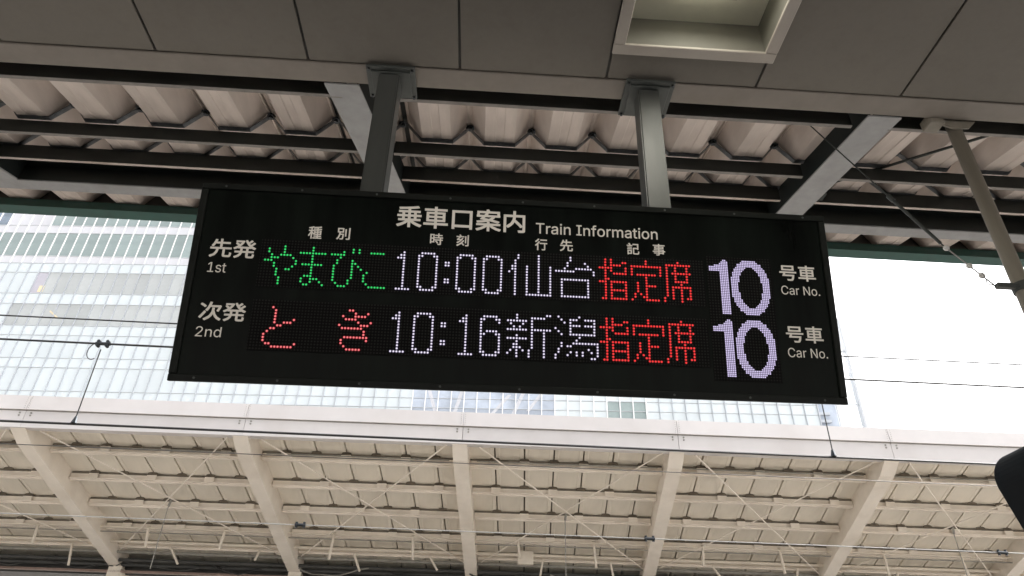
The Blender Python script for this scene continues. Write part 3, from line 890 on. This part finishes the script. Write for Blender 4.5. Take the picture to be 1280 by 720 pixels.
# sloping beams
for ai, a in enumerate(AB):
    bm = bmesh.new()
    for (q0, q1, za, zb) in ((0.0, 0.30, 3.912, 3.83), (0.30, 4.25, 3.83, 3.83)):
        prism(bm, [(a - 0.165, 0), (a + 0.085, 0), (a + 0.085, 0.014), (a - 0.165, 0.014)], lambda x, z: (x, q0, za - S * q0 + z), lambda x, z: (x, q1, zb - S * q1 + z))
    fbox(bm, a - 0.165, a + 0.085, 0.045, 4.25, 4.17, 4.182)
    fbox(bm, a - 0.158, a - 0.150, 0.305, 4.25, 3.8455, 4.1695)
    fbox(bm, a + 0.070, a + 0.078, 0.305, 4.25, 3.8455, 4.1695)
    for e_ in (-0.158, 0.070):
        prism(bm, [(0, 0), (0.008, 0), (0.008, 1), (0, 1)], lambda x, z: (a + e_ + x, 0.045, (3.914 - S * 0.045) * (1 - z) + (4.1695 - S * 0.045) * z), lambda x, z: (a + e_ + x, 0.3045, (3.8455 - S * 0.3045) * (1 - z) + (4.1695 - S * 0.3045) * z))
    o = fp("beam", bm, M_beam2)
    bm = bmesh.new(); fbox(bm, a - 0.14, a + 0.12, 4.05, 4.45, 3.30, 3.82)
    fp("column_gusset", bm, M_pur2, o)
    bm = bmesh.new(); tube(bm, (a + 0.02, 4.35, 2.4), (a + 0.02, 4.35, -1.55), 0.14, seg=16)
    fp("column", bm, M_beam2)
# X bracing rods per bay
for i in range(len(AB) - 1):
    a0, a1 = AB[i] + 0.17, AB[i + 1] - 0.17
    for (aa, ba, ab, bb) in ((a0 + 0.12, 0.08, a1, 3.7), (a1 - 0.1, 0.08, a0, 3.7)):
        bm = bmesh.new(); dz = -0.21 if aa < ab else -0.19
        tube(bm, (aa, ba, DK - 0.05 - S * ba + dz), (ab, bb, DK - 0.05 - S * bb + dz), 0.012, seg=8)
        o = fp("brace_rod", bm, M_beam2)
    am = (a0 + a1) / 2
    if i % 2 == 0:
        bm = bmesh.new(); zc = DK - S * 1.9 - 0.25
        tube(bm, (am, 1.9, zc), (am - 0.02, 1.9, zc - 0.12), 0.022, seg=8); tube(bm, (am - 0.02, 1.9, zc - 0.12), (am - 0.02, 1.9, zc - 1.2), 0.009, seg=6)
        fp("hanging_cable", bm, M_duct)
# hanger tubes and lower trunking near the valley
for i in range(len(AB) - 1):
    a0 = AB[i]
    for k in range(2):
        aa = a0 + 0.95 + k * 1.55 + random.uniform(-0.08, 0.08)
        bm = bmesh.new(); zt = DK - S * 2.95 - 0.17
        hl = random.uniform(0.34, 0.50)
        tube(bm, (aa, 2.98, zt), (aa + random.uniform(-0.04, 0.06), 2.98, zt - hl), 0.026, seg=10)
        tube(bm, (aa, 2.98, zt + 0.01), (aa, 2.98, zt + 0.02), 0.04, seg=8)
        fp("hanger_tube", bm, M_pur2)
        bm = bmesh.new(); zt = DK - S * 3.6 - 0.20
        tube(bm, (aa + 0.4 + random.uniform(-0.2, 0.2), 3.62, zt), (aa + 0.45, 3.62, zt - random.uniform(0.2, 0.42)), 0.022, seg=10)
        fp("hanger_tube", bm, M_pur2)
for (b0, z0, r, mm) in ((2.95, DK - S * 2.95 - 0.20, 0.016, M_pur2), (3.0, DK - S * 3.0 - 0.26, 0.012, M_duct), (3.45, DK - S * 3.45 - 0.2, 0.028, M_pur2), (3.8, DK - S * 3.8 - 0.22, 0.03, M_duct), (3.95, 2.62, 0.035, M_dim), (4.1, 2.56, 0.045, M_dim), (4.2, 2.62, 0.03, M_duct)):
    bm = bmesh.new(); tube(bm, (AB[0], b0, z0), (AB[-1], b0, z0), r, seg=8)
    fp("conduit_run", bm, mm)
bm = bmesh.new(); box(bm, AB[0], AB[-1], 4.26, 4.95, 2.38, 2.48); box(bm, AB[0], AB[-1], 4.27, 4.29, 2.481, 2.70); box(bm, AB[0], AB[-1], 4.5, 4.6, 2.481, 2.9)
fp("valley_gutter", bm, M_dim)
bm = bmesh.new(); box(bm, AB[0], AB[-1], 4.05, 4.16, 2.40, 2.44)
fp("flashing", bm, M_brown)
bm = bmesh.new(); fbox(bm, AB[0], AB[-1], 3.0, 3.9, 3.70, 3.712)
# clutter of cables slung along the valley
for k in range(14):
    x0 = -11 + k * 1.75; w = random.uniform(1.2, 2.4)
    pts = [(x0 + w * t_ / 8, 3.85 + 0.25 * random.random(), 2.62 + random.uniform(-0.03, 0.03) - 0.16 * 4 * (t_ / 8) * (1 - t_ / 8)) for t_ in range(9)]
    bm.free() if k == 0 else None
    bm = bmesh.new(); path_tube(bm, [Vector(p) for p in pts], random.choice((0.010, 0.014, 0.018)), 6)
    fp("slung_cable", bm, random.choice((M_wire, M_duct, M_dim)))
# junction box
bm = bmesh.new(); box(bm, 0.58, 0.90, 3.42, 3.5, 2.70, 2.96, 0.01)
fp("junction_box", bm, M_pur2)
# far half of the canopy beyond the valley
bm = bmesh.new()
prism(bm, [(4.6, 2.55), (9.0, 3.6), (9.0, 3.7), (4.6, 2.65)], lambda b_, z: (AB[0], b_, z), lambda b_, z: (AB[-1], b_, z))
fp("rear_roof", bm, M_pan)

# ------------------------------------------------------------------ glass office building
YAW = R(-3.8)
bd = empty("glass_office_building", (0, 75.0, 0), "huge pale blue glass office building with thin white mullions beyond the tracks", "building")
bd.rotation_euler = (0, 0, YAW)
off = 75.0 * math.tan(R(3.8)) * math.cos(R(3.8))
# facade coordinate u is measured from the camera's foot point along the facade
d0 = 75.0
n_ = Vector((math.sin(R(3.8)), math.cos(R(3.8)), 0))
bd.location = n_ * (d0 if False else 75.0)
UL, UR = -92.0, 34.4
bm = bmesh.new(); box(bm, UL, UR, 0.5, 30, -1.2, 92)
mesh_obj("core", bm, M_core, bd)
LV = [(Z(22.9), Z(27.0), 's2'), (Z(27.0), Z(31.2), 'G'), (Z(31.2), Z(32.4), 's'), (Z(32.4), Z(35.5), 'F'), (Z(35.5), Z(36.8), 's'), (Z(36.8), Z(40.0), 'E'), (Z(40.0), Z(41.4), 's'), (Z(41.4), Z(44.6), 'D'), (Z(44.6), Z(46.2), 's'),
      (Z(46.2), Z(49.5), 'C'), (Z(49.5), Z(51.0), 's'), (Z(51.0), Z(52.2), 'sp'), (Z(52.2), Z(56.1), 'B'), (Z(56.1), Z(57.4), 'sp'), (Z(57.4), Z(61.6), 'A'), (Z(61.6), Z(63.0), 'sp'), (Z(63.0), Z(67.0), 'A2')]
MW = 1.535
k0 = int(math.floor((UL + 13.54) / MW)) + 1
k1 = int(math.floor((UR + 13.54) / MW))
def glass_for(tag_, u):
    if tag_ == 'A':
        if u < -76.5: return M_glass_s
        if u < -73.5: return M_glass_d
        return M_glass_s if u < -66.5 else M_glass_g
    if tag_ == 'A2': return M_glass_g
    if tag_ == 'B': return M_glass_g
    if tag_ == 'C':
        if u < -66.0: return M_glass_l
        return M_glass_p if u < -63.6 else M_glass_w
    if tag_ == 'D': return M_glass_l if u < -66.8 else M_glass_w
    if tag_ in ('F', 's') and -13.6 < u < 4.0 and tag_ != 's': return M_glass_b
    if tag_ == 'G':
        if -13.6 < u < 4.0: return M_glass_b
        if 8.9 < u < 13.8: return M_glass_g
        return M_glass_l
    if tag_ == 'sp': return M_glass_s
    return M_glass_l
cache = {}
count = 0
rest = bmesh.new(); rest_m = []
def in_view(u, z):
    # panes that show in the photograph: left field and the strip under the sign
    return (-75 < u < -36 and z > Z(31.5) and z < Z(61)) or False
panes = []
for li, (z0, z1, tg) in enumerate(LV):
    for k in range(k0, k1):
        ua, ub = -13.54 + k * MW, -13.54 + (k + 1) * MW
        um = (ua + ub) / 2
        mt_ = glass_for(tg, um)
        if tg in ('s',) and z0 < Z(32) and -13.6 < um < 4.0: mt_ = M_glass_b
        if tg == 's' and z0 < Z(32) and 8.9 < um < 13.8: mt_ = M_glass_g
        vis = 0
        if tg in 'ABCDEF' and -75 + (Z(61) - z1) * 0.42 < um < -43 + (z1 - Z(35)) * -0.2 and z0 > Z(32): vis = 2
        if tg == 'G' and -38 < um < 34: vis = 1
        panes.append((vis, um, z0, z1, ua, ub, mt_))
panes.sort(key=lambda q: -q[0])
for (vis, um, z0, z1, ua, ub, mt_) in panes:
    if vis and count < 290:
        key = (round(z1 - z0, 3), mt_.name)
        if key not in cache:
            bm = bmesh.new(); h = z1 - z0
            box(bm, -MW / 2 + 0.03, MW / 2 - 0.03, 0.06, 0.12, 0.05, h - 0.05)
            o = mesh_obj("window_pane", bm, mt_, bd); cache[key] = o
        else:
            o = clone(cache[key])
        o.location = (um, random.uniform(-0.01, 0.01), z0); o.rotation_euler = (random.uniform(-0.004, 0.004), 0, random.uniform(-0.004, 0.004))
        count += 1
    else:
        n0 = len(rest.faces)
        box(rest, ua + 0.03, ub - 0.03, 0.06, 0.12, z0 + 0.05, z1 - 0.05)
        if mt_ not in rest_m: rest_m.append(mt_)
        rest.faces.ensure_lookup_table()
        for f in rest.faces[n0:]: f.material_index = rest_m.index(mt_)
o = mesh_obj("pane_field", rest, rest_m, bd); o['kind'] = 'stuff'
# mullions, each its own: white caps over the clear glass, grey joints over the fritted glass
def mull(w, z0, z1, mm, ks):
    bm = bmesh.new(); box(bm, -w, w, -0.10, 0.058, z0, z1)
    fm = mesh_obj("mullion", bm, mm, bd); fm.location = (-13.54 + ks[0] * MW, 0, 0)
    for k in ks[1:]:
        clone(fm, (-13.54 + k * MW, 0, 0))
mull(0.046, Z(51.0), Z(67.0), M_mullcap, list(range(k0, k1 + 1)))
mull(0.034, Z(22.9), Z(50.995), M_mullw, [k for k in range(k0, k1 + 1) if not 0 <= k <= 18])
mull(0.055, Z(22.9), Z(50.995), M_mullcap, list(range(0, 19)))
for (z0, z1, tg) in LV:
    bm = bmesh.new(); box(bm, UL, UR - 0.1, 0.0, 0.09, z0 - 0.03, z0 + 0.03)
    mesh_obj("transom", bm, M_mull, bd)
# pale bars on the panes draw reflections in the glass; warm paint draws lit fittings
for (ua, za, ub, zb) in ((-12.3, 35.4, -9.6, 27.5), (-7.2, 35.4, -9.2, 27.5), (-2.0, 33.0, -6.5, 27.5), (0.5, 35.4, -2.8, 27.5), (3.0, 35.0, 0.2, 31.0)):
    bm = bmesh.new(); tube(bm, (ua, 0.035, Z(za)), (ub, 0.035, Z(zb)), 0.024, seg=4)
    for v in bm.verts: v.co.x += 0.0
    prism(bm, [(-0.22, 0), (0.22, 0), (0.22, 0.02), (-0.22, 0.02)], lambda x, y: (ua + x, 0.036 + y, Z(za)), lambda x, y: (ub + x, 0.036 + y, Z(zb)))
    mesh_obj("reflection_bar", bm, M_glass_s, bd)
M_warm = mat("warm fitting", (0.72, 0.62, 0.42), 0.5, var=0.1, scale=2)
for (ua, ub, za, zb, sk) in ((-64.8, -64.1, 46.4, 47.4, 0.0), (-61.9, -61.2, 43.4, 43.65, 0.5), (-61.1, -60.5, 42.8, 43.05, 0.4)):
    bm = bmesh.new(); prism(bm, [(ua, za), (ub, za - sk), (ub, zb - sk), (ua, zb)], lambda x, z: (x, 0.035, Z(z)), lambda x, z: (x, 0.055, Z(z)))
    mesh_obj("lit_fitting", bm, M_warm, bd)
# setback corner bay with dark louvres, and the slim fin
bm = bmesh.new(); box(bm, 34.6, 38.6, 5.0, 24, -1.2, Z(38.5))
mesh_obj("corner_bay", bm, M_glass_b, bd)
for zz in [26, 27.5, 29, 30.2, 31.2, 32.2, 33.2]:
    bm = bmesh.new(); box(bm, 34.9, 37.6, 4.7, 4.95, Z(zz), Z(zz + 0.35))
    mesh_obj("corner_louvre", bm, M_mullw, bd)
bm = bmesh.new(); box(bm, 38.9, 39.15, -0.4, 0.4, -1.2, Z(44)); box(bm, 36.2, 36.35, -0.2, 0.0, -1.2, Z(44)); box(bm, 36.36, 38.89, -0.15, -0.05, Z(32.4), Z(32.6)); box(bm, 36.36, 38.89, -0.15, -0.05, Z(39.4), Z(39.6))
mesh_obj("corner_fin", bm, M_mull, bd)
